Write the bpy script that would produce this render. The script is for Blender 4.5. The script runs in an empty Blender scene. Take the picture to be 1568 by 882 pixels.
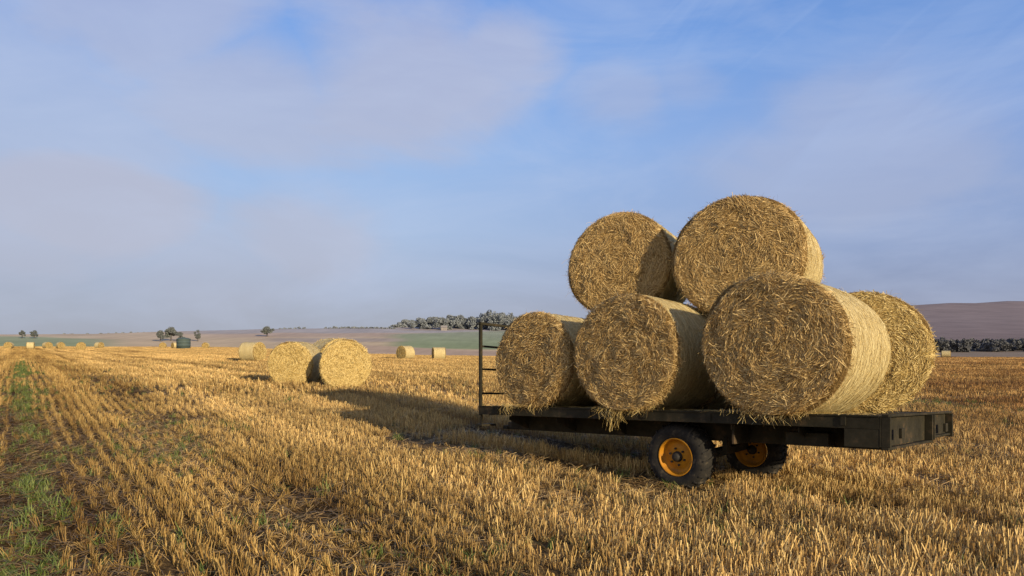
import bpy, math, numpy as np, random
from mathutils import Vector, Matrix
rng=np.random.default_rng(7); random.seed(7)
F=1045.0; EYE=1.75; HY=525.0; CX=784.0
scene=bpy.context.scene
scene.view_settings.view_transform='Standard'
try: scene.view_settings.look='None'
except: pass
scene.view_settings.exposure=0

# ---------------------------------------------------------------- utils
def hsh(a):
    a=(a.astype(np.int64)*1103515245+12345)&0x7fffffff
    a=(a^(a>>13))*1274126177 & 0x7fffffff
    a=(a^(a>>16))
    return (a&0xffff)/65535.0
def vnoise(P,seed=0):
    P=np.asarray(P,float); I=np.floor(P).astype(np.int64); f=P-I; f=f*f*(3-2*f)
    out=0
    for dx in (0,1):
        for dy in (0,1):
            for dz_ in (0,1):
                h=hsh((I[...,0]+dx)*73856093 ^ (I[...,1]+dy)*19349663 ^ (I[...,2]+dz_)*83492791 ^ (seed*7919+13))
                w=(f[...,0] if dx else 1-f[...,0])*(f[...,1] if dy else 1-f[...,1])*(f[...,2] if dz_ else 1-f[...,2])
                out=out+h*w
    return out
def n2(x,y,s,seed=0):
    return vnoise(np.stack([x*s,y*s,np.zeros_like(x)],-1),seed)
def ss(a,b,x):
    t=np.clip((x-a)/(b-a),0,1); return t*t*(3-2*t)
def mesh_obj(name,verts,faces,mats=(),mi=None,smooth=False,parent=None,link=True):
    me=bpy.data.meshes.new(name)
    verts=np.asarray(verts,dtype=np.float32)
    if isinstance(faces,np.ndarray):
        nf,k=faces.shape
        me.vertices.add(len(verts)); me.vertices.foreach_set('co',verts.ravel())
        me.loops.add(nf*k); me.loops.foreach_set('vertex_index',faces.astype(np.int32).ravel())
        me.polygons.add(nf); me.polygons.foreach_set('loop_start',np.arange(nf,dtype=np.int32)*k)
        me.update(calc_edges=True)
    else:
        me.from_pydata([tuple(v) for v in verts.tolist()],[],faces); me.update()
    for m in mats: me.materials.append(m)
    if mi is not None: me.polygons.foreach_set('material_index',np.asarray(mi,dtype=np.int32))
    if smooth is True: me.polygons.foreach_set('use_smooth',np.ones(len(me.polygons),bool))
    me.update()
    ob=bpy.data.objects.new(name,me)
    if link: scene.collection.objects.link(ob)
    if parent: ob.parent=parent
    return ob
def empty(name,loc=(0,0,0)):
    e=bpy.data.objects.new(name,None); e.location=loc; e.empty_display_size=.3
    scene.collection.objects.link(e); return e
def ribbons(pts,wdir,w,taper=1.0):
    N_,K,_=pts.shape
    tw=np.linspace(1,taper,K)[None,:,None]
    off=(wdir*w[:,None]*.5)[:,None,:]*tw
    v=np.stack([pts-off,pts+off],2).reshape(-1,3)
    base=(np.arange(N_)*K*2)[:,None]; k=np.arange(K-1)[None,:]*2
    a=base+k
    q=np.stack([a,a+1,a+3,a+2],-1).reshape(-1,4)
    return v,q
def norm(a): return a/np.maximum(np.linalg.norm(a,axis=-1,keepdims=True),1e-9)

# ---------------------------------------------------------------- materials
def newmat(name,rough=.85,spec=.2):
    m=bpy.data.materials.new(name); m.use_nodes=True
    nt=m.node_tree; b=nt.nodes['Principled BSDF']
    b.inputs['Roughness'].default_value=rough
    b.inputs['Specular IOR Level'].default_value=spec
    return m,nt,b
def N(nt,t,**kw):
    n=nt.nodes.new(t)
    for k,v in kw.items(): setattr(n,k,v)
    return n
def ramp(nt,fac,stops,interp='LINEAR'):
    r=N(nt,'ShaderNodeValToRGB'); r.color_ramp.interpolation=interp
    e=r.color_ramp.elements
    while len(e)<len(stops): e.new(.5)
    for i,(p,c) in enumerate(stops):
        e[i].position=p; e[i].color=(*c,1) if len(c)==3 else c
    nt.links.new(fac,r.inputs[0]); return r.outputs[0]
def mixc(nt,fac,a,b,mode='MIX'):
    m=N(nt,'ShaderNodeMix',data_type='RGBA',blend_type=mode)
    for s,v in ((0,fac),(6,a),(7,b)):
        if isinstance(v,bpy.types.NodeSocket): nt.links.new(v,m.inputs[s])
        else: m.inputs[s].default_value = v if s==0 else (*v,1)
    return m.outputs[2]
def noise(nt,vec,scale,detail=4,rough=.6,dist=0):
    n=N(nt,'ShaderNodeTexNoise'); n.inputs['Scale'].default_value=scale; n.inputs['Detail'].default_value=detail
    n.inputs['Roughness'].default_value=rough; n.inputs['Distortion'].default_value=dist
    nt.links.new(vec,n.inputs['Vector']); return n.outputs['Fac']
def mapping(nt,vec,scale=(1,1,1),rot=(0,0,0),loc=(0,0,0)):
    m=N(nt,'ShaderNodeMapping'); m.inputs['Scale'].default_value=scale; m.inputs['Rotation'].default_value=rot; m.inputs['Location'].default_value=loc
    nt.links.new(vec,m.inputs['Vector']); return m.outputs[0]
def bump(nt,h,strength,dist,b):
    n=N(nt,'ShaderNodeBump'); n.inputs['Strength'].default_value=strength; n.inputs['Distance'].default_value=dist
    nt.links.new(h,n.inputs['Height']); nt.links.new(n.outputs[0],b.inputs['Normal'])
def wpos(nt): return N(nt,'ShaderNodeNewGeometry').outputs['Position']
def island(nt): return N(nt,'ShaderNodeNewGeometry').outputs['Random Per Island']
def math_(nt,op,a,b=None,c=None):
    m=N(nt,'ShaderNodeMath',operation=op)
    for i,v in enumerate((a,b,c)):
        if v is None: continue
        if isinstance(v,bpy.types.NodeSocket): nt.links.new(v,m.inputs[i])
        else: m.inputs[i].default_value=v
    return m.outputs[0]
def mrange(nt,v,a,b):
    m=N(nt,'ShaderNodeMapRange'); nt.links.new(v,m.inputs[0]); m.inputs[1].default_value=a; m.inputs[2].default_value=b; return m.outputs[0]

ROWAZ=math.radians(35.8)
DR=np.array([-math.sin(ROWAZ),math.cos(ROWAZ)]); QN=np.array([math.cos(ROWAZ),math.sin(ROWAZ)])
def fieldtint(nt,c):
    """swaths along the drill rows, large patches, weathered wheelings and the browner worked strips on the east side"""
    p=wpos(nt)
    r=mapping(nt,p,rot=(0,0,-ROWAZ))
    a=noise(nt,mapping(nt,r,scale=(.85,.022,.1)),1,4,.65)
    b=noise(nt,mapping(nt,p,scale=(.22,.22,.1)),1,4,.6)
    s=math_(nt,'ADD',math_(nt,'MULTIPLY',a,.7),math_(nt,'MULTIPLY',b,.3))
    c=mixc(nt,1.0,c,ramp(nt,s,[(.38,(.42,.36,.30)),(.48,(.82,.78,.71)),(.59,(1.24,1.19,1.12))]),'MULTIPLY')
    sepr=N(nt,'ShaderNodeSeparateXYZ'); nt.links.new(r,sepr.inputs[0])
    qq=math_(nt,'ADD',sepr.outputs['X'],math_(nt,'MULTIPLY',math_(nt,'SUBTRACT',b,.5),4.0))
    wm=math_(nt,'MULTIPLY',mrange(nt,qq,-2.5,-.8),mrange(nt,qq,4.2,2.4))
    c=mixc(nt,wm,c,mixc(nt,1.0,c,(.74,.71,.62),'MULTIPLY'))
    sep=N(nt,'ShaderNodeSeparateXYZ'); nt.links.new(p,sep.inputs[0])
    m=math_(nt,'SUBTRACT',sep.outputs['X'],math_(nt,'MULTIPLY',sep.outputs['Y'],.45))
    m=math_(nt,'MULTIPLY',mrange(nt,m,.5,4.5),mrange(nt,sep.outputs['Y'],9,16))
    st_=noise(nt,mapping(nt,p,scale=(.03,.42,.1),rot=(0,0,.12)),1,3,.6)
    c2=mixc(nt,1.0,c,ramp(nt,st_,[(.40,(.54,.42,.36)),(.5,(.76,.65,.56)),(.58,(1.04,.95,.88))]),'MULTIPLY')
    return mixc(nt,m,c,c2)

def straw_mat(name,lo,mid,hi,tint=True,rough=.6,spec=.3):
    m,nt,b=newmat(name,rough,spec)
    c=ramp(nt,island(nt),[(0,lo),(.45,mid),(1,hi)])
    if tint: c=fieldtint(nt,c)
    nt.links.new(c,b.inputs['Base Color'])
    return m
M_stub=straw_mat('stubble_straw',(.23,.135,.047),(.60,.395,.145),(.93,.72,.33))
M_litter=straw_mat('litter_straw',(.17,.105,.05),(.38,.255,.11),(.68,.51,.26))
M_strand=straw_mat('bale_end_straw',(.23,.14,.048),(.51,.335,.122),(.84,.63,.29),tint=False)
M_strand2=straw_mat('sunlit_tone_straw',(.36,.24,.075),(.64,.47,.165),(.88,.71,.33),tint=False)  # brighter copy of the bale-end straw; sunlit look put into the colour
M_sstr=straw_mat('bale_side_straw',(.50,.37,.14),(.70,.56,.26),(.86,.75,.42),tint=False)
M_weed,nt,b=newmat('weed_green',.6,.3)
nt.links.new(ramp(nt,island(nt),[(0,(.07,.11,.02)),(.6,(.15,.20,.045)),(1,(.30,.32,.10))]),b.inputs['Base Color'])

M_ground,nt,b=newmat('field_ground',.95,.05)
p=wpos(nt)
n1=noise(nt,p,22,6,.7)
soil=ramp(nt,n1,[(.3,(.06,.038,.02)),(.5,(.18,.12,.06)),(.72,(.40,.29,.14))])
soil=fieldtint(nt,soil)
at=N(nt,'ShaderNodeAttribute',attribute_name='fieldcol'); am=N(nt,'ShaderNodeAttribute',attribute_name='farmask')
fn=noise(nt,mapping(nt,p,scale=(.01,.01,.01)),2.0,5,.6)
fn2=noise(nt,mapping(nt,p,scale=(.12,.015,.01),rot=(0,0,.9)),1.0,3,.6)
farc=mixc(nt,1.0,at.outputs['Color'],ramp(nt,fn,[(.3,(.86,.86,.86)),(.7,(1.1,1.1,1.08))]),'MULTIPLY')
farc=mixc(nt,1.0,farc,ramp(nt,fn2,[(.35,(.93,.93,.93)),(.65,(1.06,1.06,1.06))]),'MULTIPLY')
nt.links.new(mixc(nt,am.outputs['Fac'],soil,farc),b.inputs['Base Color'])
bump(nt,n1,.6,.05,b)

def sidemat(name,k):
    M,nt,b=newmat(name,.7,.2)
    tc=N(nt,'ShaderNodeTexCoord').outputs['Object']
    nn=noise(nt,mapping(nt,tc,scale=(7,75,7)),1,5,.65)
    nb=noise(nt,mapping(nt,tc,scale=(1.2,6,1.2)),1,4,.6)
    nf=noise(nt,tc,40,4,.7)
    kk=lambda *c:tuple(min(.88,x*k) for x in c)
    c=ramp(nt,nn,[(.3,kk(.40,.30,.12)),(.5,kk(.62,.50,.24)),(.7,kk(.82,.71,.41))])
    c=mixc(nt,1.0,c,ramp(nt,nb,[(.3,(.78,.74,.66)),(.7,(1.08,1.08,1.06))]),'MULTIPLY')
    c=mixc(nt,.5,c,ramp(nt,nf,[(.35,kk(.42,.31,.13)),(.6,kk(.80,.69,.39))]))
    nt.links.new(c,b.inputs['Base Color'])
    bump(nt,math_(nt,'ADD',nn,nf),.8,.02,b); return M
M_net=sidemat('bale_net_side',1.0)
M_end,nt,b=newmat('bale_end_base',.9,.1)
tc=N(nt,'ShaderNodeTexCoord').outputs['Object']
ne=noise(nt,tc,45,6,.75)
nt.links.new(ramp(nt,ne,[(.35,(.10,.06,.022)),(.6,(.30,.19,.07)),(.75,(.50,.34,.14))]),b.inputs['Base Color'])
bump(nt,ne,1,.03,b)

def metal(name,c1,c2,c3,rough=.55,scale=6,metallic=0.0,spec=.25):
    m,nt,b=newmat(name,rough,spec)
    tc=N(nt,'ShaderNodeTexCoord').outputs['Object']
    n=noise(nt,tc,scale,6,.7); n_=noise(nt,tc,scale*9,4,.6)
    c=ramp(nt,n,[(.35,c1),(.55,c2),(.72,c3)])
    nt.links.new(c,b.inputs['Base Color']); b.inputs['Metallic'].default_value=metallic
    nt.links.new(ramp(nt,n_,[(.3,(rough-.12,)*3),(.7,(min(1,rough+.25),)*3)]),b.inputs['Roughness'])
    bump(nt,n_,.25,.004,b); return m
M_steel=metal('trailer_steel_green_black',(.022,.020,.013),(.042,.037,.024),(.12,.08,.045),.7,3.5,spec=.14)
M_wood=metal('deck_planks',(.03,.025,.018),(.06,.05,.035),(.10,.08,.055),.85,4)
M_tyre=metal('tyre_rubber',(.018,.017,.016),(.034,.031,.027),(.15,.12,.08),.85,7)
M_rim=metal('rim_yellow',(.58,.25,.01),(.48,.21,.015),(.20,.10,.03),.5,7)
M_hub=metal('hub_dark',(.02,.02,.02),(.04,.035,.03),(.09,.06,.04),.6,12)
M_tank=metal('tank_green',(.07,.10,.095),(.08,.115,.11),(.11,.14,.125),.6,1)
M_bark,nt,b=newmat('bark',.9,.1)
nt.links.new(ramp(nt,noise(nt,wpos(nt),3,4),[(.3,(.10,.09,.09)),(.7,(.14,.13,.125))]),b.inputs['Base Color'])
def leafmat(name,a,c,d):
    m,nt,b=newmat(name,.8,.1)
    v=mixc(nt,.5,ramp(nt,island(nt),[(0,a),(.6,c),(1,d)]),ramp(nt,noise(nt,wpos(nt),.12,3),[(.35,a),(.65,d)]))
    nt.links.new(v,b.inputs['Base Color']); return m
M_leaf=leafmat('hazy_foliage',(.13,.145,.15),(.165,.18,.175),(.20,.215,.20))  # distant foliage: aerial haze put into these paler, greyer leaf colours
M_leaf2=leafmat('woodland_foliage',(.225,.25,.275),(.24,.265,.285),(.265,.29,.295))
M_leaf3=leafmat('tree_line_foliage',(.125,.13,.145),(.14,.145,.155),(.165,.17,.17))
M_wall,nt,b=newmat('cottage_render',.9,.1)
nt.links.new(ramp(nt,noise(nt,wpos(nt),1,4),[(.3,(.34,.31,.29)),(.7,(.40,.36,.33))]),b.inputs['Base Color'])
M_roof,nt,b=newmat('cottage_roof',.9,.1)
nt.links.new(ramp(nt,noise(nt,wpos(nt),1,4),[(.3,(.27,.25,.25)),(.7,(.30,.28,.27))]),b.inputs['Base Color'])

# ---------------------------------------------------------------- trailer frame of reference
ANG=math.radians(43); U=np.array([math.cos(ANG),-math.sin(ANG)]); Vv=np.array([math.sin(ANG),math.cos(ANG)])
P0=np.array([1.44,8.6])
def st(s,t): return P0+U*s+Vv*t
def dz(s,t=0): return .905+.045*s-.062*t

# ---------------------------------------------------------------- terrain
def pxD(x,y):
    az=np.arctan2(x,y); azc=np.clip(az,-math.radians(38),math.radians(38))
    r=np.hypot(x,y)
    return CX+F*np.tan(azc), r*np.cos(azc)
T=lambda px,xs,ys: np.interp(px,xs,ys)
def prof(px):
    Re=T(px,[0,350,480,560,1568],[200,200,140,112,112])
    ye=T(px,[0,350,480,560,730,1568],[531,532,538,543,546,548])
    a24=T(px,[0,700,1000],[.34,.30,0]); a54=T(px,[0,450,620,900],[.35,.35,.1,.0])
    ys=T(px,[0,150,240,400,600,760,1000,1390,1568],[512,511,508,504,501,500,490,466,460])
    Rs=T(px,[0,560,800,1300,1568],[750,850,950,1500,1500])
    return Re,ye,a24,a54,ys,Rs
def terrain(x,y,full=False):
    x=np.asarray(x,float); y=np.asarray(y,float)
    px,D=pxD(x,y); Re,ye,a24,a54,ys,Rs=prof(px)
    ze=EYE-(ye-HY)*Re/F
    z=a24*ss(11,24,D)+(a54-a24)*ss(24,54,D)+(ze-a54)*np.clip((D-54)/(Re-54),0,1)
    z=z+ (n2(x,y,.12,3)-.5)*.10*ss(13,22,D)*(1-ss(60,110,D)) + (n2(x,y,.7,5)-.5)*.03
    dx=x-P0[0]; dy=y-P0[1]; s_=dx*U[0]+dy*U[1]; t_=dx*Vv[0]+dy*Vv[1]
    z=z-.17*ss(.5,2.2,t_)*ss(-3.5,-.5,s_)*(1-ss(11,22,D))
    Dv=Re+150
    e_edge=HY-ye; e_sky=HY-ys
    e=np.where(D<Dv, e_edge+(-35-e_edge)*ss(0,1,(D-Re)/150), -35+(e_sky+35)*np.clip((D-Dv)/(Rs-Dv),0,1)**.8)
    zf=EYE+e*D/F
    zs=EYE+e_sky*Rs/F
    zf=np.where(D>Rs, zs-.012*(D-Rs), zf)
    zz=np.where(D>Re,zf,z)
    if full: return zz,px,D,e,Re,Rs
    return zz
def tz(x,y): return float(terrain(np.array([x]),np.array([y]))[0])
def wp(px,D): return ((px-CX)/F*D, D)

az=np.concatenate([np.arange(-180,-70,6.0),np.arange(-70,70,.25),np.arange(70,180,6.0)])
rr=np.concatenate([[0.3],0.5*1.027**np.arange(0,240),0.5*1.027**240*1.012**np.arange(0,120),0.5*1.027**240*1.012**120*1.04**np.arange(0,48)])
A,R=np.meshgrid(np.radians(az),rr)
X=np.sin(A)*R; Y=np.cos(A)*R
Z,PX,DD,E,RE,RS=terrain(X,Y,True)
nr,na=X.shape
idx=np.arange(nr*na).reshape(nr,na)
q=np.stack([idx[:-1,:],np.roll(idx,-1,1)[:-1,:],np.roll(idx,-1,1)[1:,:],idx[1:,:]],-1).reshape(-1,4)
q=q[:,::-1]
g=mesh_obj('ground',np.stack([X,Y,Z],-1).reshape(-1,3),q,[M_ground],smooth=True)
YP=HY-E
wob=(n2(X,Y,.02,31)-.5)
def C(*c): return np.array(c)
tan_=C(.66,.50,.31); tan2=C(.58,.42,.29); green=C(.32,.37,.19); brown=C(.44,.35,.27); mauve=C(.25,.19,.175); grey=C(.46,.42,.40)
col=np.zeros(X.shape+(3,))+tan_
def lay(mask,c):
    global col
    m=np.clip(mask,0,1)[...,None]; col=col*(1-m)+c*m
S_=lambda a,b,x: ss(a,b,x)
YW=YP+wob*2.0
lay((1-S_(120,210,PX))*S_(514,516,YW-PX*.02),green*1.05)
lay(S_(240,330,PX)*(1-S_(510,512,YW)),grey)
lay(S_(200,420,PX)*S_(509,511,YW)*(1-S_(515,517,YW)),tan2)
lay(S_(575,625,PX)*S_(507,509,YW-(730-PX)*.03)*(1-S_(533,536,YW)),green)
lay(S_(470,520,PX)*S_(0,2.5,YW-np.interp(PX,[470,620,760],[524,531,536])),tan2)
lay(S_(400,430,PX)*(1-S_(590,640,PX))*S_(517,519,YW)*(1-S_(523,525,YW)),brown*1.15)
lay(S_(600,620,PX)*(1-S_(505,507,YW)),brown*.95)
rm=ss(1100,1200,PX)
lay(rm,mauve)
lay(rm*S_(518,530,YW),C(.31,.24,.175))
haz=ss(420,1200,DD)[...,None]; hz=haz*(1-rm[...,None]*.4)*.72  # aerial haze painted into the far ground colour, growing with distance
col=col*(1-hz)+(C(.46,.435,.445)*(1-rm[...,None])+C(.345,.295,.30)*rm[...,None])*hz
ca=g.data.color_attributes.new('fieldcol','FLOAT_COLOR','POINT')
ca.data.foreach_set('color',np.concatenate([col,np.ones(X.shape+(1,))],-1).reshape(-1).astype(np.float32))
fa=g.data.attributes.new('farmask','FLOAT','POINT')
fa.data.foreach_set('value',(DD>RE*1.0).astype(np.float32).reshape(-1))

# ---------------------------------------------------------------- instancing helper
def scatter(name,srcs,P,rot,scl,ind):
    col=bpy.data.collections.new(name+'_pieces')
    for o in srcs: col.objects.link(o)
    me=bpy.data.meshes.new(name); me.vertices.add(len(P)); me.vertices.foreach_set('co',P.astype(np.float32).ravel())
    a=me.attributes.new('rot','FLOAT_VECTOR','POINT'); a.data.foreach_set('vector',rot.astype(np.float32).ravel())
    a=me.attributes.new('scl','FLOAT','POINT'); a.data.foreach_set('value',scl.astype(np.float32))
    a=me.attributes.new('idx','INT','POINT'); a.data.foreach_set('value',ind.astype(np.int32))
    ob=bpy.data.objects.new(name,me); scene.collection.objects.link(ob)
    nt=bpy.data.node_groups.new(name+'_gn','GeometryNodeTree')
    nt.interface.new_socket('Geometry',in_out='INPUT',socket_type='NodeSocketGeometry')
    nt.interface.new_socket('Geometry',in_out='OUTPUT',socket_type='NodeSocketGeometry')
    gi=nt.nodes.new('NodeGroupInput'); go=nt.nodes.new('NodeGroupOutput')
    iop=nt.nodes.new('GeometryNodeInstanceOnPoints')
    ci=nt.nodes.new('GeometryNodeCollectionInfo'); ci.inputs['Collection'].default_value=col
    ci.inputs['Separate Children'].default_value=True; ci.inputs['Reset Children'].default_value=True
    def na_(n,t):
        x=nt.nodes.new('GeometryNodeInputNamedAttribute'); x.data_type=t; x.inputs['Name'].default_value=n
        return [s for s in x.outputs if s.enabled and s.name=='Attribute'][0]
    L=nt.links.new
    L(gi.outputs[0],iop.inputs['Points']); L(ci.outputs[0],iop.inputs['Instance'])
    iop.inputs['Pick Instance'].default_value=True
    L(na_('idx','INT'),iop.inputs['Instance Index']); L(na_('rot','FLOAT_VECTOR'),iop.inputs['Rotation']); L(na_('scl','FLOAT'),iop.inputs['Scale'])
    L(iop.outputs[0],go.inputs[0])
    md=ob.modifiers.new('scatter','NODES'); md.node_group=nt
    return ob
def stems(n,xr,yr,hmin,hmax,w,tilt=.16,broken=.12,rows=None):
    bx=rng.uniform(-xr,xr,n); by=rng.uniform(-yr,yr,n)
    if rows is not None: bx=rng.choice(rows,n)+rng.normal(0,.018,n)
    h=rng.uniform(hmin,hmax,n); ti=rng.normal(0,tilt,(n,2))
    bk=rng.random(n)<broken; ti[bk]*=4.5; h[bk]*=.9
    p0=np.stack([bx,by,np.full(n,-.02)],-1)
    top=p0+np.stack([ti[:,0]*h,ti[:,1]*h,h+.02],-1)
    mid=(p0+top)/2+rng.normal(0,.006,(n,3))
    a=rng.uniform(0,math.pi,n)
    wd=np.stack([np.cos(a),np.sin(a),np.zeros(n)],-1)
    return ribbons(np.stack([p0,mid,top],1),wd,rng.uniform(.6,1.4,n)*w,.85)
src=[]
for i in range(10):
    v,f=stems(int(rng.integers(9,18)),.026,.05,.08,.165,.0056,tilt=.14,broken=.15)
    n=3; a=rng.uniform(0,6.28,n); l=rng.uniform(.07,.14,n); d=np.stack([np.cos(a),np.sin(a),0*a],-1)
    p0=rng.normal(0,.02,(n,3))*[1,1,0]+[0,0,.01]
    pts=np.stack([p0,p0+d*l[:,None]*.3+[0,0,.06],p0+d*l[:,None]*.75+[0,0,.05],p0+d*l[:,None]+[0,0,.015]],1)
    v2,f2=ribbons(pts,np.stack([-d[:,1],d[:,0],0*a],-1),rng.uniform(.005,.009,n),.4)
    src.append(mesh_obj('a%02d'%i,np.concatenate([v,v2]),np.concatenate([f,f2+len(v)]),[M_stub],link=False))
for i in range(5):
    v,f=stems(46,.026,.28,.08,.165,.0085,tilt=.16,broken=.14)
    src.append(mesh_obj('b%02d'%i,v,f,[M_stub],link=False))
for i in range(4):
    v,f=stems(300,.8,.85,.07,.17,.018,rows=np.arange(-.75,.76,.17),tilt=.22)
    src.append(mesh_obj('c%02d'%i,v,f,[M_stub],link=False))
def field_pts(D0,D1,dq,dp,azmax=43,jit=.3):
    Rm=D1/math.cos(math.radians(azmax))
    q_=np.arange(-Rm,Rm,dq); p_=np.arange(-Rm,Rm,dp)
    Q,Pp=np.meshgrid(q_,p_); Q=Q.ravel(); Pp=Pp.ravel()
    Pp=Pp+rng.uniform(-.5,.5,Pp.size)*dp
    Q=Q+rng.normal(0,1,Q.size)*dq*.08*jit/.3
    x=Q*QN[0]+Pp*DR[0]; y=Q*QN[1]+Pp*DR[1]
    x=x+(n2(x,y,.5,41)-.5)*.09
    a=np.degrees(np.arctan2(x,y))
    m=(np.abs(a)<azmax)&(y>D0)&(y<D1)
    return x[m],y[m],Q[m]
def trk(Q): # flattened wheelings
    return np.maximum(ss(-.8,-.3,Q)*(1-ss(.7,1.1,Q)), ss(1.4,1.8,Q)*(1-ss(2.2,2.8,Q)))
def wheelclear(x,y):
    dx=x-P0[0]; dy=y-P0[1]; s_=dx*U[0]+dy*U[1]; t_=dx*Vv[0]+dy*Vv[1]
    m=np.zeros_like(x)
    for (a,b_) in ((.62,.30),(.80,1.9)):
        m=np.maximum(m,(np.abs(t_-b_+.12)<.42)*(s_<a+.6)*(s_>a-6))
    m=np.maximum(m,(np.hypot(s_-.62,t_+.15)<.55)*1.0)
    return m
P=[];Rt=[];S=[];I=[]
for (D0,D1,dq,dp,i0,i1,amax) in ((3.6,19,.18,.062,0,10,43),(19,50,.21,.5,10,15,42),(50,205,1.5,1.5,15,19,40)):
    x,y,Q=field_pts(D0,D1,dq,dp,amax)
    px,D=pxD(x,y); Re=prof(px)[0]
    wobq=(n2(x,y,.4,51)-.5)*.6
    t=trk(Q+wobq)*(.45+.55*n2(x,y,.35,52)); nz=n2(x,y,.55,11); n_b=n2(x,y,2.6,12); n_c=n2(x,y,6.5,13)
    gs=np.exp(-((Q-.1)/.30)**4)*(x<-2)
    sw=vnoise(np.stack([Q*1.1,(x*DR[0]+y*DR[1])*.05,0*x],-1),61)
    keep=(D<Re)&(rng.random(x.size)>gs*.85)
    if i0==0: keep&=(rng.random(x.size)>t*.5)&(n_b*.40+nz*.25+n_c*.32+sw*.25+rng.random(x.size)*.25>.60)
    if i0==10: keep&=(rng.random(x.size)>t*.35)&(n_b*.45+nz*.3+sw*.4+rng.random(x.size)*.4>.58)
    wc=wheelclear(x,y)
    keep&=~((wc>0)&(rng.random(x.size)<.75))
    x,y,Q,t,nz,n_b,wc,sw=[a_[keep] for a_ in (x,y,Q,t,nz,n_b,wc,sw)]; n=x.size
    P.append(np.stack([x,y,terrain(x,y)],-1))
    flat=np.maximum(t*.55,wc*.6)+.06
    r=np.stack([rng.normal(0,.08,n)+flat*rng.normal(0,1,n)*(i0==0),rng.normal(0,.08,n)+flat*rng.normal(0,1,n)*(i0==0),
                ROWAZ+rng.normal(0,.15,n)+(rng.integers(0,2,n)*math.pi)],-1)
    if i0>=15: r[:,:2]=0
    Rt.append(r); S.append((.46+.36*nz+.36*n_b+.35*sw+rng.uniform(-.2,.2,n))*(1-.35*t)*(1-.45*wc)); I.append(rng.integers(i0,i1,n))
print('stubble pts',[len(a) for a in P])
scatter('stubble',src,np.concatenate(P),np.concatenate(Rt),np.concatenate(S),np.concatenate(I))
src=[]
for i in range(6):
    n=18; c=rng.normal(0,.10,(n,2)); a=rng.uniform(0,2*math.pi,n); l=rng.uniform(.04,.14,n)
    d=np.stack([np.cos(a),np.sin(a),rng.normal(0,.2,n)],-1)
    p0=np.concatenate([c,rng.uniform(.008,.05,(n,1))],-1)
    pts=np.stack([p0-d*l[:,None],p0+np.array([0,0,.008]),p0+d*l[:,None]],1)
    wd=norm(np.stack([-d[:,1],d[:,0],rng.normal(0,.4,n)],-1))
    v,f=ribbons(pts,wd,rng.uniform(.004,.008,n)); src.append(mesh_obj('l%02d'%i,v,f,[M_litter],link=False))
x,y,Q=field_pts(3.6,30,.2,.2,43,jit=3)
k=rng.random(x.size)<np.where(y<16,.5+.5*trk(Q),.35); x,y=x[k],y[k]; n=x.size
scatter('loose_straw',src,np.stack([x,y,terrain(x,y)],-1),np.stack([0*x,0*x,rng.uniform(0,6.28,n)],-1),rng.uniform(.7,1.3,n),rng.integers(0,6,n))
src=[]
for i in range(5):
    n=22; a=rng.uniform(0,6.28,n); l=rng.uniform(.05,.17,n); sp=rng.uniform(.2,1.1,n)
    d=np.stack([np.cos(a)*sp,np.sin(a)*sp,np.ones(n)],-1); d=norm(d)
    p0=np.stack([rng.normal(0,.04,n),rng.normal(0,.04,n),0*a],-1)
    pts=np.stack([p0,p0+d*l[:,None]*.55,p0+d*l[:,None]+np.stack([np.cos(a),np.sin(a),-np.ones(n)*.6],-1)*l[:,None]*.2],1)
    wd=np.stack([-np.sin(a),np.cos(a),0*a],-1)
    v,f=ribbons(pts,wd,rng.uniform(.006,.013,n),.3); src.append(mesh_obj('w%02d'%i,v,f,[M_weed],link=False))
x,y,Q=field_pts(3.8,60,.13,.13,42,jit=3)
px,D=pxD(x,y)
dens=.025+.18*ss(.5,.8,n2(x,y,.5,21))*ss(.35,.7,n2(x,y,2.5,22))
dens=dens+.10*trk(Q)*ss(.4,.7,n2(x,y,1.1,25))
dens=np.maximum(dens,.75*np.exp(-((Q-.1+(n2(x,y,.6,26)-.5)*.3)/.28)**2)*(.3+.7*ss(.25,.6,n2(x,y,.7,23)))*(x<-2))
dens=np.maximum(dens,.45*np.exp(-((y-19.5-(x-15)*.1)/1.8)**2)*(x>8.0)*ss(.25,.6,n2(x,y,.6,24)))
dens=np.where((y>30)&(np.abs(Q-.1)>.6),dens*.4,dens)
k=rng.random(x.size)<dens; x,y=x[k],y[k]; n=x.size
scatter('green_weeds',src,np.stack([x,y,terrain(x,y)],-1),np.stack([0*x,0*x,rng.uniform(0,6.28,n)],-1),rng.uniform(.5,1.2,n),rng.integers(0,5,n))

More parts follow.
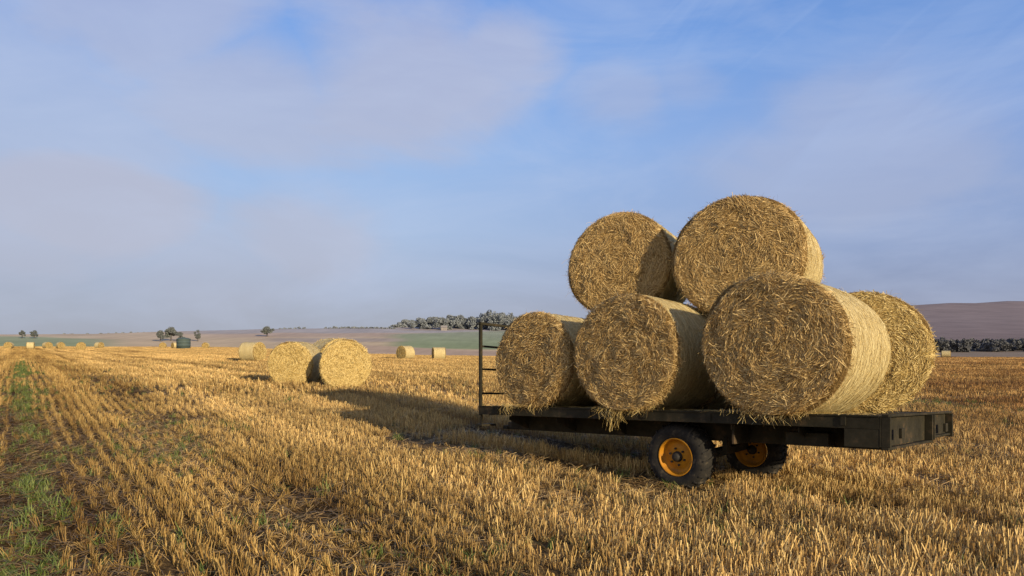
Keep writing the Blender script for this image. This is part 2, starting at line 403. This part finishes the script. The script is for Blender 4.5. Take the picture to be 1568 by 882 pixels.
# ---------------------------------------------------------------- bales
def bale(Rb,L,loc,rotz,detail=1.0,name='round_hay_bale',sq=.985,roll=0,tilt=0,seed=0,fresh=False):
    nth=int(144*max(detail,.3)); ne=int(16*max(detail,.4)); nsd=int(34*max(detail,.3))
    if nth%2: nth+=1
    prof=[]
    for i in range(1,ne+1): prof.append((Rb*.955*i/ne,0,0))
    for a in (30,60): prof.append((Rb*(.955+.045*math.sin(math.radians(a))),Rb*.045*(1-math.cos(math.radians(a))),0))
    for i in range(nsd+1): prof.append((Rb,Rb*.045+(L-Rb*.09)*i/nsd,1))
    for a in (60,30): prof.append((Rb*(.955+.045*math.sin(math.radians(a))),L-Rb*.045*(1-math.cos(math.radians(a))),0))
    for i in range(ne,0,-1): prof.append((Rb*.955*i/ne,L,0))
    pr=np.array(prof); th=np.linspace(0,2*math.pi,nth,endpoint=False)
    r=pr[:,0][:,None]*np.ones(nth); yy=pr[:,1][:,None]*np.ones(nth)
    u=np.cos(th)*np.ones_like(r); w=np.sin(th)*np.ones_like(r)
    P3=np.stack([r*u*4,yy*4,r*w*4],-1)
    n_big=vnoise(P3*.5,seed+1)-.5; n_m=vnoise(P3*2.2,seed+2)-.5
    side=(pr[:,2]>0)[:,None]
    lob=.022*np.sin(2*th+seed)+.012*np.sin(3*th+seed*2.3)
    lump=1+.035*n_big+.012*n_m+lob*(r/Rb)
    ring=np.sin(yy*42+n_m*3)*.003
    rr_=r*lump+np.where(side,ring,0)
    bul=(n_m*.035+n_big*.03)*(1-side)
    ysgn=np.where(yy<L/2,-1,1)
    yv=yy+bul*ysgn + ysgn*.035*(1-(r/Rb)**2)*(1-side)*.8
    def deform(x,y,z):
        z=z*sq; x=x*(1+(1-sq)*.6)
        zb=-Rb*.955*sq
        z=np.where(z<zb,zb+(z-zb)*.15,z)
        return x,y,z
    x,y,z=deform(rr_*u,yv,rr_*w)
    V=np.stack([x,y,z],-1).reshape(-1,3); nP=len(pr)
    ii=np.arange(nP*nth).reshape(nP,nth)
    qd=np.stack([ii[:-1],ii[1:],np.roll(ii,-1,1)[1:],np.roll(ii,-1,1)[:-1]],-1).reshape(-1,4)
    seg_side=((pr[:-1,2]>0)&(pr[1:,2]>0))
    mi=np.repeat(np.where(seg_side,0,1),nth)
    c0=len(V); V=np.concatenate([V,[[0,float(yv[0].mean()),0],[0,float(yv[-1].mean()),0]]])
    fan=[]
    for k in range(0,nth,2):
        fan.append((c0,ii[0,k],ii[0,(k+1)%nth],ii[0,(k+2)%nth])); fan.append((c0+1,ii[-1,(k+2)%nth],ii[-1,(k+1)%nth],ii[-1,k]))
    qd=np.concatenate([qd,np.array(fan)]); mi=np.concatenate([mi,np.ones(len(fan))])
    allV=[V];allF=[qd];allM=[mi];off=len(V)
    def add(v,f,m):
        nonlocal off
        allV.append(v);allF.append(f+off);allM.append(np.full(len(f),m));off+=len(v)
    lobf=lambda t: 1+.022*np.sin(2*t+seed)+.012*np.sin(3*t+seed*2.3)
    def face_strands(n,ysign):
        rad=Rb*.985*np.sqrt(rng.random(n)); t0=rng.uniform(0,2*math.pi,n)
        pol=np.stack([rad*9,np.cos(t0)*3.5+5,np.sin(t0)*3.5+5],-1)
        cl=vnoise(pol,seed+5); cl2=vnoise(np.stack([rad*np.cos(t0)*7,rad*np.sin(t0)*7,0*rad],-1),seed+6)
        cl3=vnoise(np.stack([rad*np.cos(t0)*14,rad*np.sin(t0)*14,0*rad+3],-1),seed+9)
        wig=(cl2-.5)*2.4+(cl3-.5)*1.6+rng.normal(0,.34,n)+(rng.random(n)<.12)*rng.normal(0,1.2,n)
        ln=rng.uniform(.04,.16,n)*Rb/.75
        s=np.linspace(-.5,.5,4)[None,:]
        rad=rad*lobf(t0)
        tx=-np.sin(t0)*np.cos(wig)+np.cos(t0)*np.sin(wig); tz_=np.cos(t0)*np.cos(wig)+np.sin(t0)*np.sin(wig)
        curv=(s**2)*(ln/np.maximum(rad,.12)*ln*.5*np.abs(np.cos(wig)))[:,None]
        cx=rad*np.cos(t0); cz=rad*np.sin(t0)
        px_=cx[:,None]+tx[:,None]*s*ln[:,None]-np.cos(t0)[:,None]*curv
        pz_=cz[:,None]+tz_[:,None]*s*ln[:,None]-np.sin(t0)[:,None]*curv
        lift=(.004+.070*cl*(.30+.70*cl2)+rng.uniform(0,.012,n))
        lf=lift[:,None]+rng.normal(0,.008,n)[:,None]*s*2+ (rng.random(n)<.06)[:,None]*np.abs(s)*.06
        rr2=np.sqrt(px_**2+pz_**2)
        dome=.028*(1-np.clip(rr2/Rb,0,1)**2)
        drop=.05*np.clip((rr2/Rb-.93)/.07,0,1.2)**2
        py=(0 if ysign<0 else L)+ysign*(dome+lf-drop)
        X_,Y_,Z_=deform(px_,py,pz_)
        wd=np.stack([-tz_,rng.normal(0,.6,n),tx],-1)
        return ribbons(np.stack([X_,Y_,Z_],-1),norm(wd),rng.uniform(.003,.0065,n)*(1 if detail>=1 else 1.8))
    nf=int(14000*detail*(Rb/.75)**2)
    v,f=face_strands(nf,-1); add(v,f,2)
    v,f=face_strands(nf//3,1); add(v,f,2)
    n=int(1900*detail)
    t0=rng.uniform(0,2*math.pi,n); fr=rng.random(n)<.8
    y0=np.where(fr,rng.uniform(-.01,.06,n),rng.uniform(L-.05,L+.01,n))
    d=np.stack([np.cos(t0)*rng.uniform(.0,.8,n)-np.sin(t0)*rng.normal(0,1,n),np.where(fr,-1,1)*rng.uniform(-.3,.8,n),np.sin(t0)*rng.uniform(.0,.8,n)+np.cos(t0)*rng.normal(0,1,n)],-1)
    d=norm(d); l=rng.gamma(1.6,.022,n)+.012
    p0=np.stack([np.cos(t0)*Rb*.985*lobf(t0),y0,np.sin(t0)*Rb*.985*sq*lobf(t0)],-1)
    p0[:,2]=np.maximum(p0[:,2],-Rb*.955*sq)
    v,f=ribbons(np.stack([p0-d*.02,p0+d*l[:,None]*.5,p0+d*l[:,None]+np.stack([0*l,0*l,-l*.3],-1)],1),norm(np.cross(d,rng.normal(0,1,(n,3)))),rng.uniform(.0025,.0045,n)*(1 if detail>=1 else 1.6),.4); add(v,f,2)
    n=int(4500*detail)
    t0=rng.uniform(0,2*math.pi,n); y0=rng.uniform(.03,L-.03,n); l=rng.uniform(.02,.11,n)
    s=np.linspace(-1,1,3)[None,:]; ang=rng.normal(0,.4,n)
    tt=t0[:,None]+s*(l*np.cos(ang)/Rb)[:,None]; ys_=np.clip(y0[:,None]+s*(l*np.sin(ang))[:,None],.0,L)
    nb_=vnoise(np.stack([Rb*np.cos(tt)*2,ys_*2,Rb*np.sin(tt)*2],-1),seed+1)-.5
    rs=Rb*(lobf(tt)+.035*nb_)+.003+rng.uniform(0,.010,n)[:,None]+rng.normal(0,.004,n)[:,None]*s
    X_,Y_,Z_=deform(rs*np.cos(tt),ys_,rs*np.sin(tt))
    wd=norm(np.stack([rng.normal(0,.3,n),np.ones(n),rng.normal(0,.3,n)],-1))
    v,f=ribbons(np.stack([X_,Y_,Z_],-1),wd,rng.uniform(.003,.006,n)*(1 if detail>=1 else 1.6)); add(v,f,3)
    ob=mesh_obj(name,np.concatenate(allV),np.concatenate(allF),[M_net,M_end,M_strand2 if fresh else M_strand,M_sstr],np.concatenate(allM))
    sm=np.concatenate([np.ones(len(allF[0]),bool)]+[np.zeros(len(a),bool) for a in allF[1:]])
    ob.data.polygons.foreach_set('use_smooth',sm)
    ob.location=loc; ob.rotation_euler=(tilt,roll,rotz)
    return ob
def tb(s,t,Rb,L,z=None,dang=0,**k):
    p=st(s,t); zz=dz(s,t)+Rb*.955*.985 if z is None else z
    return bale(Rb,L,(p[0],p[1],zz),-ANG+math.radians(dang),roll=-.045,tilt=-.062,**k)
tb(-1.60,0.03,.71,1.25,seed=1)
tb(-.02,-.03,.765,1.25,seed=2)
tb(1.86,-.05,.79,1.42,seed=3)
tb(-1.6,1.4,.72,1.25,seed=4,detail=.5)
tb(-.05,1.42,.74,1.25,seed=5,detail=.5)
tb(2.27,1.62,.76,1.2,seed=6,dang=18,fresh=True)
tb(-.82,1.02,.775,1.25,z=2.89,dang=14,seed=7)
tb(.95,1.1,.825,1.32,z=2.85,dang=11,seed=8)

def gb(px,D,Rb,L,ang,detail=.3,**k):
    x,y=wp(px,D); return bale(Rb,L,(x,y,tz(x,y)+Rb*.93),math.radians(ang),detail=detail,fresh=True,**k)
gb(444,22.4,.75,1.2,-2,.6,seed=11)
gb(529,21.6,.80,1.2,14,.6,seed=12)
gb(521,24.4,.82,1.2,40,.4,seed=13)
gb(398,50,.77,1.25,75,.25,seed=14)
gb(614,71,.76,1.25,-40,.25,seed=15); gb(663,73,.70,1.25,-75,.25,seed=16)
for i,(px,D,a) in enumerate(((12,140,20),(41,135,-60),(75,142,60),(94,146,50),(124,118,30),(155,150,70),(249,160,20),(264,158,-40),(279,162,70),(314,155,10))):
    gb(px,D,.75,1.2,a,.12,seed=20+i)
gb(1455,110,.6,1.2,60,.12,seed=40)

pts=[];wd=[]
for (s,n,ln) in ((-1.98,44,.12),(-1.75,16,.06),(-1.55,14,.10),(-.36,24,.13),(-.13,64,.22),(-.02,34,.15),(.2,26,.08),(1.62,20,.11),(1.83,48,.10),(2.0,30,.11),(2.2,12,.07),(-2.1,12,.07),(1.35,10,.06),(.45,8,.05)):
    for _ in range(n):
        a=s+random.gauss(0,.055); z0=dz(a)+.05
        p=st(a,-.05+random.uniform(-.04,.04)); l=ln*random.uniform(.2,1.5)
        q1=st(a+random.gauss(0,.03),-.10+random.uniform(-.05,.03)); q2=st(a+random.gauss(0,.06),-.10+random.uniform(-.06,.04))
        pts.append([[p[0],p[1],z0],[q1[0],q1[1],z0-l*.5],[q2[0],q2[1],z0-l]]); wd.append([random.gauss(0,1),random.gauss(0,1),random.gauss(0,.3)])
for _ in range(1100):
    a=random.uniform(-2.5,2.8); t=random.uniform(.02,.5); p=st(a,t); z0=dz(a,t)+random.uniform(.004,.02); an=random.uniform(0,6.28); l=random.uniform(.02,.09)
    pts.append([[p[0]-math.cos(an)*l,p[1]-math.sin(an)*l,z0],[p[0],p[1],z0+.006],[p[0]+math.cos(an)*l,p[1]+math.sin(an)*l,z0]]); wd.append([-math.sin(an),math.cos(an),.3])
v,f=ribbons(np.array(pts),norm(np.array(wd)),rng.uniform(.003,.006,len(pts)),.6)
mesh_obj('hanging_straw',v,f,[M_strand2])

# ---------------------------------------------------------------- trailer
tr=empty('flatbed_trailer',(P0[0],P0[1],0)); tr.rotation_euler=(0,0,-ANG)
def boxes(name,bl,mat,tilt=True,bev=.006):
    vs=[];fs=[]
    for (x0,x1,y0,y1,z0,z1) in bl:
        o=len(vs)
        for (x,y,z) in ((x0,y0,z0),(x1,y0,z0),(x1,y1,z0),(x0,y1,z0),(x0,y0,z1),(x1,y0,z1),(x1,y1,z1),(x0,y1,z1)):
            vs.append((x,y,z+(dz(x,y) if tilt else 0)))
        fs+=[(o,o+3,o+2,o+1),(o+4,o+5,o+6,o+7),(o,o+1,o+5,o+4),(o+1,o+2,o+6,o+5),(o+2,o+3,o+7,o+6),(o+3,o,o+4,o+7)]
    ob=mesh_obj(name,vs,fs,[mat],parent=tr)
    if bev:
        m=ob.modifiers.new('b','BEVEL'); m.width=bev; m.segments=2; m.limit_method='ANGLE'
    return ob
S0,S1,W=-2.62,2.90,2.9
pl=[]; y=.075
while y<W-.1:
    pl.append((S0+.08,S1-.08,y,min(y+.19,W-.075),-.035+random.uniform(-.003,.003),-.004)); y+=.195
boxes('deck_boards',pl,M_wood,bev=.003)
rl=[]
for y0,sg in ((0,1),(W,-1)):
    a,b_=sorted((y0,y0+sg*.012)); rl.append((S0+.0,S1,a,b_,-.125,.006))
    a,b_=sorted((y0+sg*.012,y0+sg*.07)); rl.append((S0,S1,a,b_,-.012,.002)); rl.append((S0,S1,a,b_,-.125,-.112))
rl.append((S0,S1,-.010,-.001,-.008,.010))
rl+=[(x,x+.05,-.014,-.001,-.10,-.01) for x in (-2.3,-1.45,-.6,.25,1.1,1.95,2.55)]
boxes('side_rails',rl,M_steel,bev=.002)
boxes('cross_members',[(x,x+.05,.08,W-.08,-.135,-.04) for x in np.arange(S0+.1,S1-.1,.55)],M_steel,bev=.004)
boxes('chassis_beams',[(S0+.15,S1-.02,.52,.62,-.36,-.14),(S0+.15,S1-.02,2.28,2.38,-.36,-.14)]+[(x,x+.06,.64,2.26,-.30,-.16) for x in (-2.2,-1.1,0,1.1,2.2)],M_steel)
vs=[];fs=[]
for x in (-2.1,-1.2,-.35,1.35,2.1,2.75):
    o=len(vs)
    for xx in (x,x+.012):
        for (yy,zz) in ((.075,-.14),(.51,-.14),(.51,-.34),(.075,-.19)): vs.append((xx,yy,dz(xx,yy)+zz))
    fs+=[(o,o+1,o+2,o+3),(o+7,o+6,o+5,o+4)]+[(o+i,o+4+i,o+4+(i+1)%4,o+(i+1)%4) for i in range(4)]
mesh_obj('outriggers',vs,fs,[M_steel],parent=tr)
e=[(S1+.001,S1+.02,.0,W,-.30,.0)]
e+=[(S1+.021,S1+.085,0,W,-.005,.02),(S1+.021,S1+.085,.0,W*.62,-.325,-.30),(S1+.021,S1+.075,W*.62+.01,W,-.28,-.255)]
for y_ in (0,.62*W-.05,.62*W+.06,W-.06): e.append((S1+.021,S1+.10,y_,y_+.045,-.30,-.008))
e+=[(S1-.32,S1,.002,.03,-.31,-.127)]
e+=[(S1+.10,S1+.13,.3,.42,-.22,-.12),(S1+.10,S1+.13,2.3,2.42,-.22,-.12)]
boxes('end_frame',e,M_steel,bev=.004)
h=[]
for y_ in (.0,.93,1.9,W-.05): h.append((S0-.045,S0-.003,y_,y_+.045,-.14,1.24))
for z_ in (.18,.55,.90): h.append((S0-.040,S0-.010,.047,W-.05,z_,z_+.03))
h.append((S0-.048,S0,.0,W,1.242,1.28))
h.append((S0-.06,S0+.08,-.05,.25,-.30,-.27)); h.append((S0-.03,S0+.0,.02,.05,-.27,-.14))
boxes('headboard',h,M_steel,bev=.004)
boxes('tow_hitch',[(S0-.75,S0+.2,1.40,1.50,-.40,-.30),(S0-.85,S0-.75,1.38,1.52,-.42,-.36)],M_steel)
boxes('axle',[(.64,.74,.40,2.2,.27,.37)],M_steel,tilt=False)
boxes('springs',[(.30,1.1,.52,.60,.40,.44),(.40,1.0,.52,.60,.36,.398),(.30,1.1,2.3,2.38,.33,.37),(.30,.36,.50,.62,.44,.60),(1.04,1.1,.50,.62,.44,.62),(.60,.78,.5,.64,.37,.58)],M_steel,tilt=False)
boxes('mounting_bracket',[(1.35,1.38,.1,.5,-.36,-.14),(1.9,2.35,.25,.45,-.34,-.20)],M_steel)
def lathe(profile,nth,name,mat,parent):
    pr=np.array(profile); th=np.linspace(0,2*math.pi,nth,endpoint=False)
    V=np.stack([pr[:,0][:,None]*np.cos(th),pr[:,1][:,None]*np.ones(nth),pr[:,0][:,None]*np.sin(th)],-1).reshape(-1,3)
    ii=np.arange(len(pr)*nth).reshape(len(pr),nth)
    q=np.stack([ii[:-1],ii[1:],np.roll(ii,-1,1)[1:],np.roll(ii,-1,1)[:-1]],-1).reshape(-1,4)
    return mesh_obj(name,V,q,[mat],smooth=True,parent=parent)
def wheel(s,t,nm,zc):
    w=bpy.data.objects.new(nm,None); scene.collection.objects.link(w); w.parent=tr
    w.location=(s,t,zc); w.rotation_euler=(0,.3,0)
    lathe([(.225,.03),(.232,.008),(.25,.0),(.30,-.012),(.35,-.006),(.382,.02),(.396,.05),(.403,.11),(.405,.165),(.403,.22),(.396,.28),(.382,.31),(.35,.336),(.30,.342),(.225,.30)],80,nm+'_tyre',M_tyre,w)
    vs=[];fs=[]
    nl=24
    for i in range(nl):
        for sd in (0,1):
            a0=2*math.pi*(i+.5*sd)/nl
            ys=(-.004,.045,.16) if sd==0 else (.334,.285,.17)
            ra=(.375,.416,.424); da=(0,.03,.11)
            o=len(vs)
            for j in range(3):
                for (dr,dd) in ((-.04,-.032),(0,-.022),(0,.022),(-.04,.032)):
                    a=a0+da[j]+dd; r_=ra[j]+dr
                    vs.append((r_*math.cos(a),ys[j],r_*math.sin(a)))
            for j in range(2):
                for k in range(3): fs.append((o+j*4+k,o+j*4+k+1,o+j*4+k+5,o+j*4+k+4))
            fs.append((o,o+1,o+2,o+3)); fs.append((o+8,o+9,o+10,o+11))
    mesh_obj(nm+'_tread',vs,fs,[M_tyre],parent=w)
    lathe([(.232,.004),(.224,-.004),(.214,.004),(.205,.04),(.195,.075),(.15,.085),(.125,.065),(.085,.06),(.06,.062)],64,nm+'_rim',M_rim,w)
    lathe([(.001,-.01),(.035,-.01),(.045,.0),(.048,.03),(.062,.035),(.066,.062)],40,nm+'_hub',M_hub,w)
    vs=[];fs=[]
    def cyl(cx,cz,r,y0,y1,n=8):
        o=len(vs)
        for yy in (y0,y1):
            for i in range(n): vs.append((cx+r*math.cos(2*math.pi*i/n),yy,cz+r*math.sin(2*math.pi*i/n)))
        for i in range(n): fs.append((o+i,o+(i+1)%n,o+n+(i+1)%n,o+n+i))
        fs.append(tuple(range(o,o+n)))
    for i in range(6):
        a=i*math.pi/3; cyl(.1*math.cos(a),.1*math.sin(a),.013,.038,.07,6)
    mesh_obj(nm+'_bolts',vs,fs,[M_hub],parent=w)
wheel(.62,.12,'near_wheel',.365); wheel(.80,1.85,'far_wheel',.27)

x,y=wp(281,150); tk=empty('water_tank',(x,y,tz(x,y)))
def vlathe(profile,n,nm,mat):
    o=lathe(profile,n,nm,mat,tk); o.rotation_euler=(math.pi/2,0,0); return o
vlathe([(.01,2.62),(.35,2.60),(.36,2.5),(.9,2.42),(1.38,2.25),(1.46,2.2),(1.46,2.05),(1.42,2.0),(1.42,1.5),(1.46,1.47),(1.46,1.4),(1.42,1.37),(1.42,.8),(1.46,.77),(1.46,.7),(1.42,.67),(1.42,.05),(1.3,0)],48,'tank_body',M_tank)
lathe([(.07,-1.6),(.07,-1.3)],12,'outlet_pipe',M_hub,tk).location=(0,0,.3)

# ---------------------------------------------------------------- trees
def crown_quads(blobs,size,per):
    P=[]
    for (x,y,z,rx,rz) in blobs:
        n=per; d=norm(rng.normal(0,1,(n,3))); r=rng.random(n)**.45
        P.append(np.array([x,y,z])+d*r[:,None]*np.array([rx,rx,rz]))
    P=np.concatenate(P); n=len(P)
    a=norm(rng.normal(0,1,(n,3))); b=norm(np.cross(a,rng.normal(0,1,(n,3)))); s=size*rng.uniform(.5,1.3,n)[:,None]
    V=np.stack([P-a*s-b*s*.6,P+a*s-b*s*.6,P+a*s*.7+b*s*.7,P-a*s*.8+b*s*.6],1).reshape(-1,3)
    return V,np.arange(n*4).reshape(n,4)
def limb(p,q,r0,r1,n=7):
    p=np.array(p,float);q=np.array(q,float); d=norm((q-p)[None])[0]; a=norm(np.cross(d,[.3,.9,.1])[None])[0]; b=np.cross(d,a)
    th=np.linspace(0,2*math.pi,n,endpoint=False)
    v=np.concatenate([p+r0*(np.cos(th)[:,None]*a+np.sin(th)[:,None]*b),q+r1*(np.cos(th)[:,None]*a+np.sin(th)[:,None]*b)])
    f=np.array([(i,(i+1)%n,n+(i+1)%n,n+i) for i in range(n)]); return v,f
def tree(px,D,w,h,name='oak_tree',mat=None,sink=0):
    x,y=wp(px,D); z=tz(x,y)-sink
    Vs=[];Fs=[];Ms=[];o=0
    def add(v,f,m):
        nonlocal o
        Vs.append(v);Fs.append(f+o);Ms.append(np.full(len(f),m));o+=len(v)
    add(*limb((0,0,-.3),(0,0,h*.4),w*.05,w*.035),0)
    bl=[]
    for i in range(15):
        a=rng.uniform(0,6.28); rad=w*.5*rng.uniform(.1,.74); zz=h*(.30+.48*rng.random())*(1-.1*rad/w)
        c=(math.cos(a)*rad,math.sin(a)*rad,zz); bl.append((*c,w*rng.uniform(.12,.20),h*rng.uniform(.09,.15)))
        if i<7: add(*limb((0,0,h*.3),c,w*.025,w*.008),0)
    bl.append((0,0,h*.82,w*.2,h*.14))
    add(*crown_quads(bl,w*.03,160),1)
    ob=mesh_obj(name,np.concatenate(Vs),np.concatenate(Fs),[M_bark,mat or M_leaf],np.concatenate(Ms)); ob.location=(x,y,z); return ob
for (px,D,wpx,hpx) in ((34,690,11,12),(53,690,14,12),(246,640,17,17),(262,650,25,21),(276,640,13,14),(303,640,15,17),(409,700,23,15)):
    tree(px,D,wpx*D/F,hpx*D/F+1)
def mass(name,items,mat,size,per,nb=6):
    bl=[]
    for (px,D,wpx,hpx) in items:
        x,y=wp(px,D); z=tz(x,y); w=wpx*D/F; h=hpx*D/F
        for i in range(nb):
            bl.append((x+rng.uniform(-.4,.4)*w,y+rng.uniform(-.4,.4)*w,z+h*rng.uniform(.1,.85)-0.5,w*rng.uniform(.22,.38),h*rng.uniform(.15,.26)))
    V,Fq=crown_quads(bl,size,per); return mesh_obj(name,V,Fq,[mat])
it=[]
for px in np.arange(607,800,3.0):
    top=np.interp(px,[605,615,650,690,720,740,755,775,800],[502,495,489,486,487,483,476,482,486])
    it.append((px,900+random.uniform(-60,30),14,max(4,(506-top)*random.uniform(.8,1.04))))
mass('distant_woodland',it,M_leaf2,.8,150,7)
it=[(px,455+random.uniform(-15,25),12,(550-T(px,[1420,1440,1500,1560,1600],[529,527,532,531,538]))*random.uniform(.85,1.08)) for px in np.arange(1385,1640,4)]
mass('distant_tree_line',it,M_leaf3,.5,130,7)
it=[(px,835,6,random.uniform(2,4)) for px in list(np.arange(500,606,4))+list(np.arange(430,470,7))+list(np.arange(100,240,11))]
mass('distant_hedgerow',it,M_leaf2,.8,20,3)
x,y=wp(680,830); z=tz(x,y); ct=empty('white_cottage',(x,y,z)); ct.scale=(.7,.7,.7)
v=[(-5,-3,-1),(5,-3,-1),(5,3,-1),(-5,3,-1),(-5,-3,5),(5,-3,5),(5,3,5),(-5,3,5),(-5,0,8.2),(5,0,8.2)]
mesh_obj('walls',v,[(0,1,5,4),(1,2,6,9,5),(2,3,7,6),(3,0,4,8,7)],[M_wall],parent=ct)
v=[(-5.4,-3.5,4.7),(5.4,-3.5,4.7),(5.4,0,8.4),(-5.4,0,8.4),(5.4,3.5,4.7),(-5.4,3.5,4.7)]
mesh_obj('roof',v,[(0,1,2,3),(3,2,4,5)],[M_roof],parent=ct)
vs=[];fs=[]
for wx in (-3.5,-1,1.5,3.5):
    for wz in (1,3.4):
        o=len(vs); vs+=[(wx-.5,-3.03,wz),(wx+.5,-3.03,wz),(wx+.5,-3.03,wz+1.1),(wx-.5,-3.03,wz+1.1)]; fs.append((o,o+1,o+2,o+3))
mesh_obj('windows',vs,fs,[M_hub],parent=ct)

# ---------------------------------------------------------------- world
SB=math.radians(37); SE=math.radians(15.5)
w=bpy.data.worlds.new('World'); scene.world=w; w.use_nodes=True; nt=w.node_tree; nt.nodes.clear()
out=N(nt,'ShaderNodeOutputWorld'); bg=N(nt,'ShaderNodeBackground'); bg.inputs[1].default_value=.1
sky=N(nt,'ShaderNodeTexSky',sky_type='NISHITA'); sky.sun_disc=False; sky.sun_elevation=SE; sky.sun_rotation=math.pi-SB
sky.air_density=1.0; sky.dust_density=1.0; sky.ozone_density=1.5
gen=N(nt,'ShaderNodeTexCoord').outputs['Generated']
sep=N(nt,'ShaderNodeSeparateXYZ'); nt.links.new(gen,sep.inputs[0])
K=10.0
def Cc(r,g_,b_):
    f=lambda c:((c/255+.055)/1.055)**2.4
    return (f(r)*K,f(g_)*K,f(b_)*K)
gradL=ramp(nt,sep.outputs['Z'],[(0.0,Cc(164,169,184)),(.06,Cc(167,176,199)),(.16,Cc(168,191,226)),(.27,Cc(156,189,236)),(.38,Cc(120,170,238)),(.48,Cc(92,149,230)),(.75,Cc(66,100,165))])
gradR=ramp(nt,sep.outputs['Z'],[(0.0,Cc(150,154,174)),(.06,Cc(147,157,187)),(.16,Cc(144,166,210)),(.27,Cc(138,169,224)),(.38,Cc(120,159,222)),(.48,Cc(104,146,214)),(.75,Cc(66,100,165))])
grad=mixc(nt,mrange(nt,sep.outputs['X'],-.15,.5),gradL,gradR)
grad=mixc(nt,math_(nt,'MULTIPLY',mrange(nt,sep.outputs['Y'],.1,-.5),.85),grad,ramp(nt,sep.outputs['Z'],[(0,Cc(228,205,176)),(.3,Cc(205,198,190)),(.8,Cc(95,115,160))]))  # unseen sky behind the camera: warm haze added to warm the fill light
base=mixc(nt,.92,sky.outputs[0],grad)
nz=N(nt,'ShaderNodeTexNoise'); nz.inputs['Scale'].default_value=2.6; nz.inputs['Detail'].default_value=8; nz.inputs['Roughness'].default_value=.56; nz.inputs['Distortion'].default_value=.4
nt.links.new(mapping(nt,gen,scale=(1,1,2.4),loc=(3.1,1.2,.4)),nz.inputs['Vector'])
nc=nz.outputs['Fac']
cl=None
def blob(px,py,r,st_,zs=1.7,k=-1.7):
    v=Vector(((px-CX)/F,1,(HY-py)/F)).normalized()
    m=mapping(nt,gen,scale=(1,1,zs))
    d=N(nt,'ShaderNodeVectorMath',operation='DISTANCE'); nt.links.new(m,d.inputs[0]); d.inputs[1].default_value=(v.x,v.y,v.z*zs)
    dd=math_(nt,'ADD',d.outputs['Value'],math_(nt,'MULTIPLY',math_(nt,'SUBTRACT',nc,.5),k*r))
    mr=N(nt,'ShaderNodeMapRange',interpolation_type='SMOOTHERSTEP'); nt.links.new(dd,mr.inputs[0])
    mr.inputs[1].default_value=r*.3; mr.inputs[2].default_value=r*1.05; mr.inputs[3].default_value=st_; mr.inputs[4].default_value=0
    return mr.outputs[0]
for b_ in ((620,120,.24,.8),(770,80,.12,.75),(380,130,.2,.7),(250,30,.2,.7),(40,40,.15,.5),(60,210,.22,.5),(140,330,.17,.9),(20,370,.16,.7),(470,370,.15,.75),(330,430,.2,.5),(1260,250,.24,.45),(960,150,.12,.45),(1050,130,.1,.3)):
    o=blob(*b_); cl=o if cl is None else math_(nt,'MAXIMUM',cl,o)
ccol=ramp(nt,sep.outputs['Z'],[(0,Cc(170,174,188)),(.12,Cc(184,189,208)),(.3,Cc(182,187,210)),(.45,Cc(178,184,212))])
c=mixc(nt,cl,base,ccol)
nv=noise(nt,mapping(nt,gen,scale=(2.2,1.5,7),rot=(0,.5,.3)),1.3,6,.6,.6)
c=mixc(nt,ramp(nt,nv,[(.45,(0,0,0)),(.75,(.35,.35,.35))]),c,Cc(194,206,232))
# wind-drawn cirrus streaks high in the north-east
ns=noise(nt,mapping(nt,mapping(nt,gen,rot=(0,.75,0)),scale=(1.2,2.0,13)),1.5,4,.5,.5)
m1=math_(nt,'MULTIPLY',ramp(nt,ns,[(.52,(0,0,0)),(.78,(1,1,1))]),blob(1230,30,.36,.34,1.2,-.6))
c=mixc(nt,m1,c,Cc(178,200,238))
nt.links.new(c,bg.inputs[0]); nt.links.new(bg.outputs[0],out.inputs[0])

sd=bpy.data.lights.new('sun','SUN'); sd.energy=4.8; sd.angle=math.radians(.8); sd.color=(1.0,.82,.55)
so=bpy.data.objects.new('sun',sd); scene.collection.objects.link(so)
S=Vector((math.sin(SB)*math.cos(SE),-math.cos(SB)*math.cos(SE),math.sin(SE)))
so.rotation_euler=S.to_track_quat('Z','Y').to_euler()

cam=bpy.data.cameras.new('camera'); co=bpy.data.objects.new('camera',cam); scene.collection.objects.link(co)
cam.sensor_width=36; cam.lens=36*F/1568; cam.shift_y=84/1568; cam.clip_start=.1; cam.clip_end=12000
co.location=(0,0,EYE); co.rotation_euler=(math.pi/2,0,0); scene.camera=co
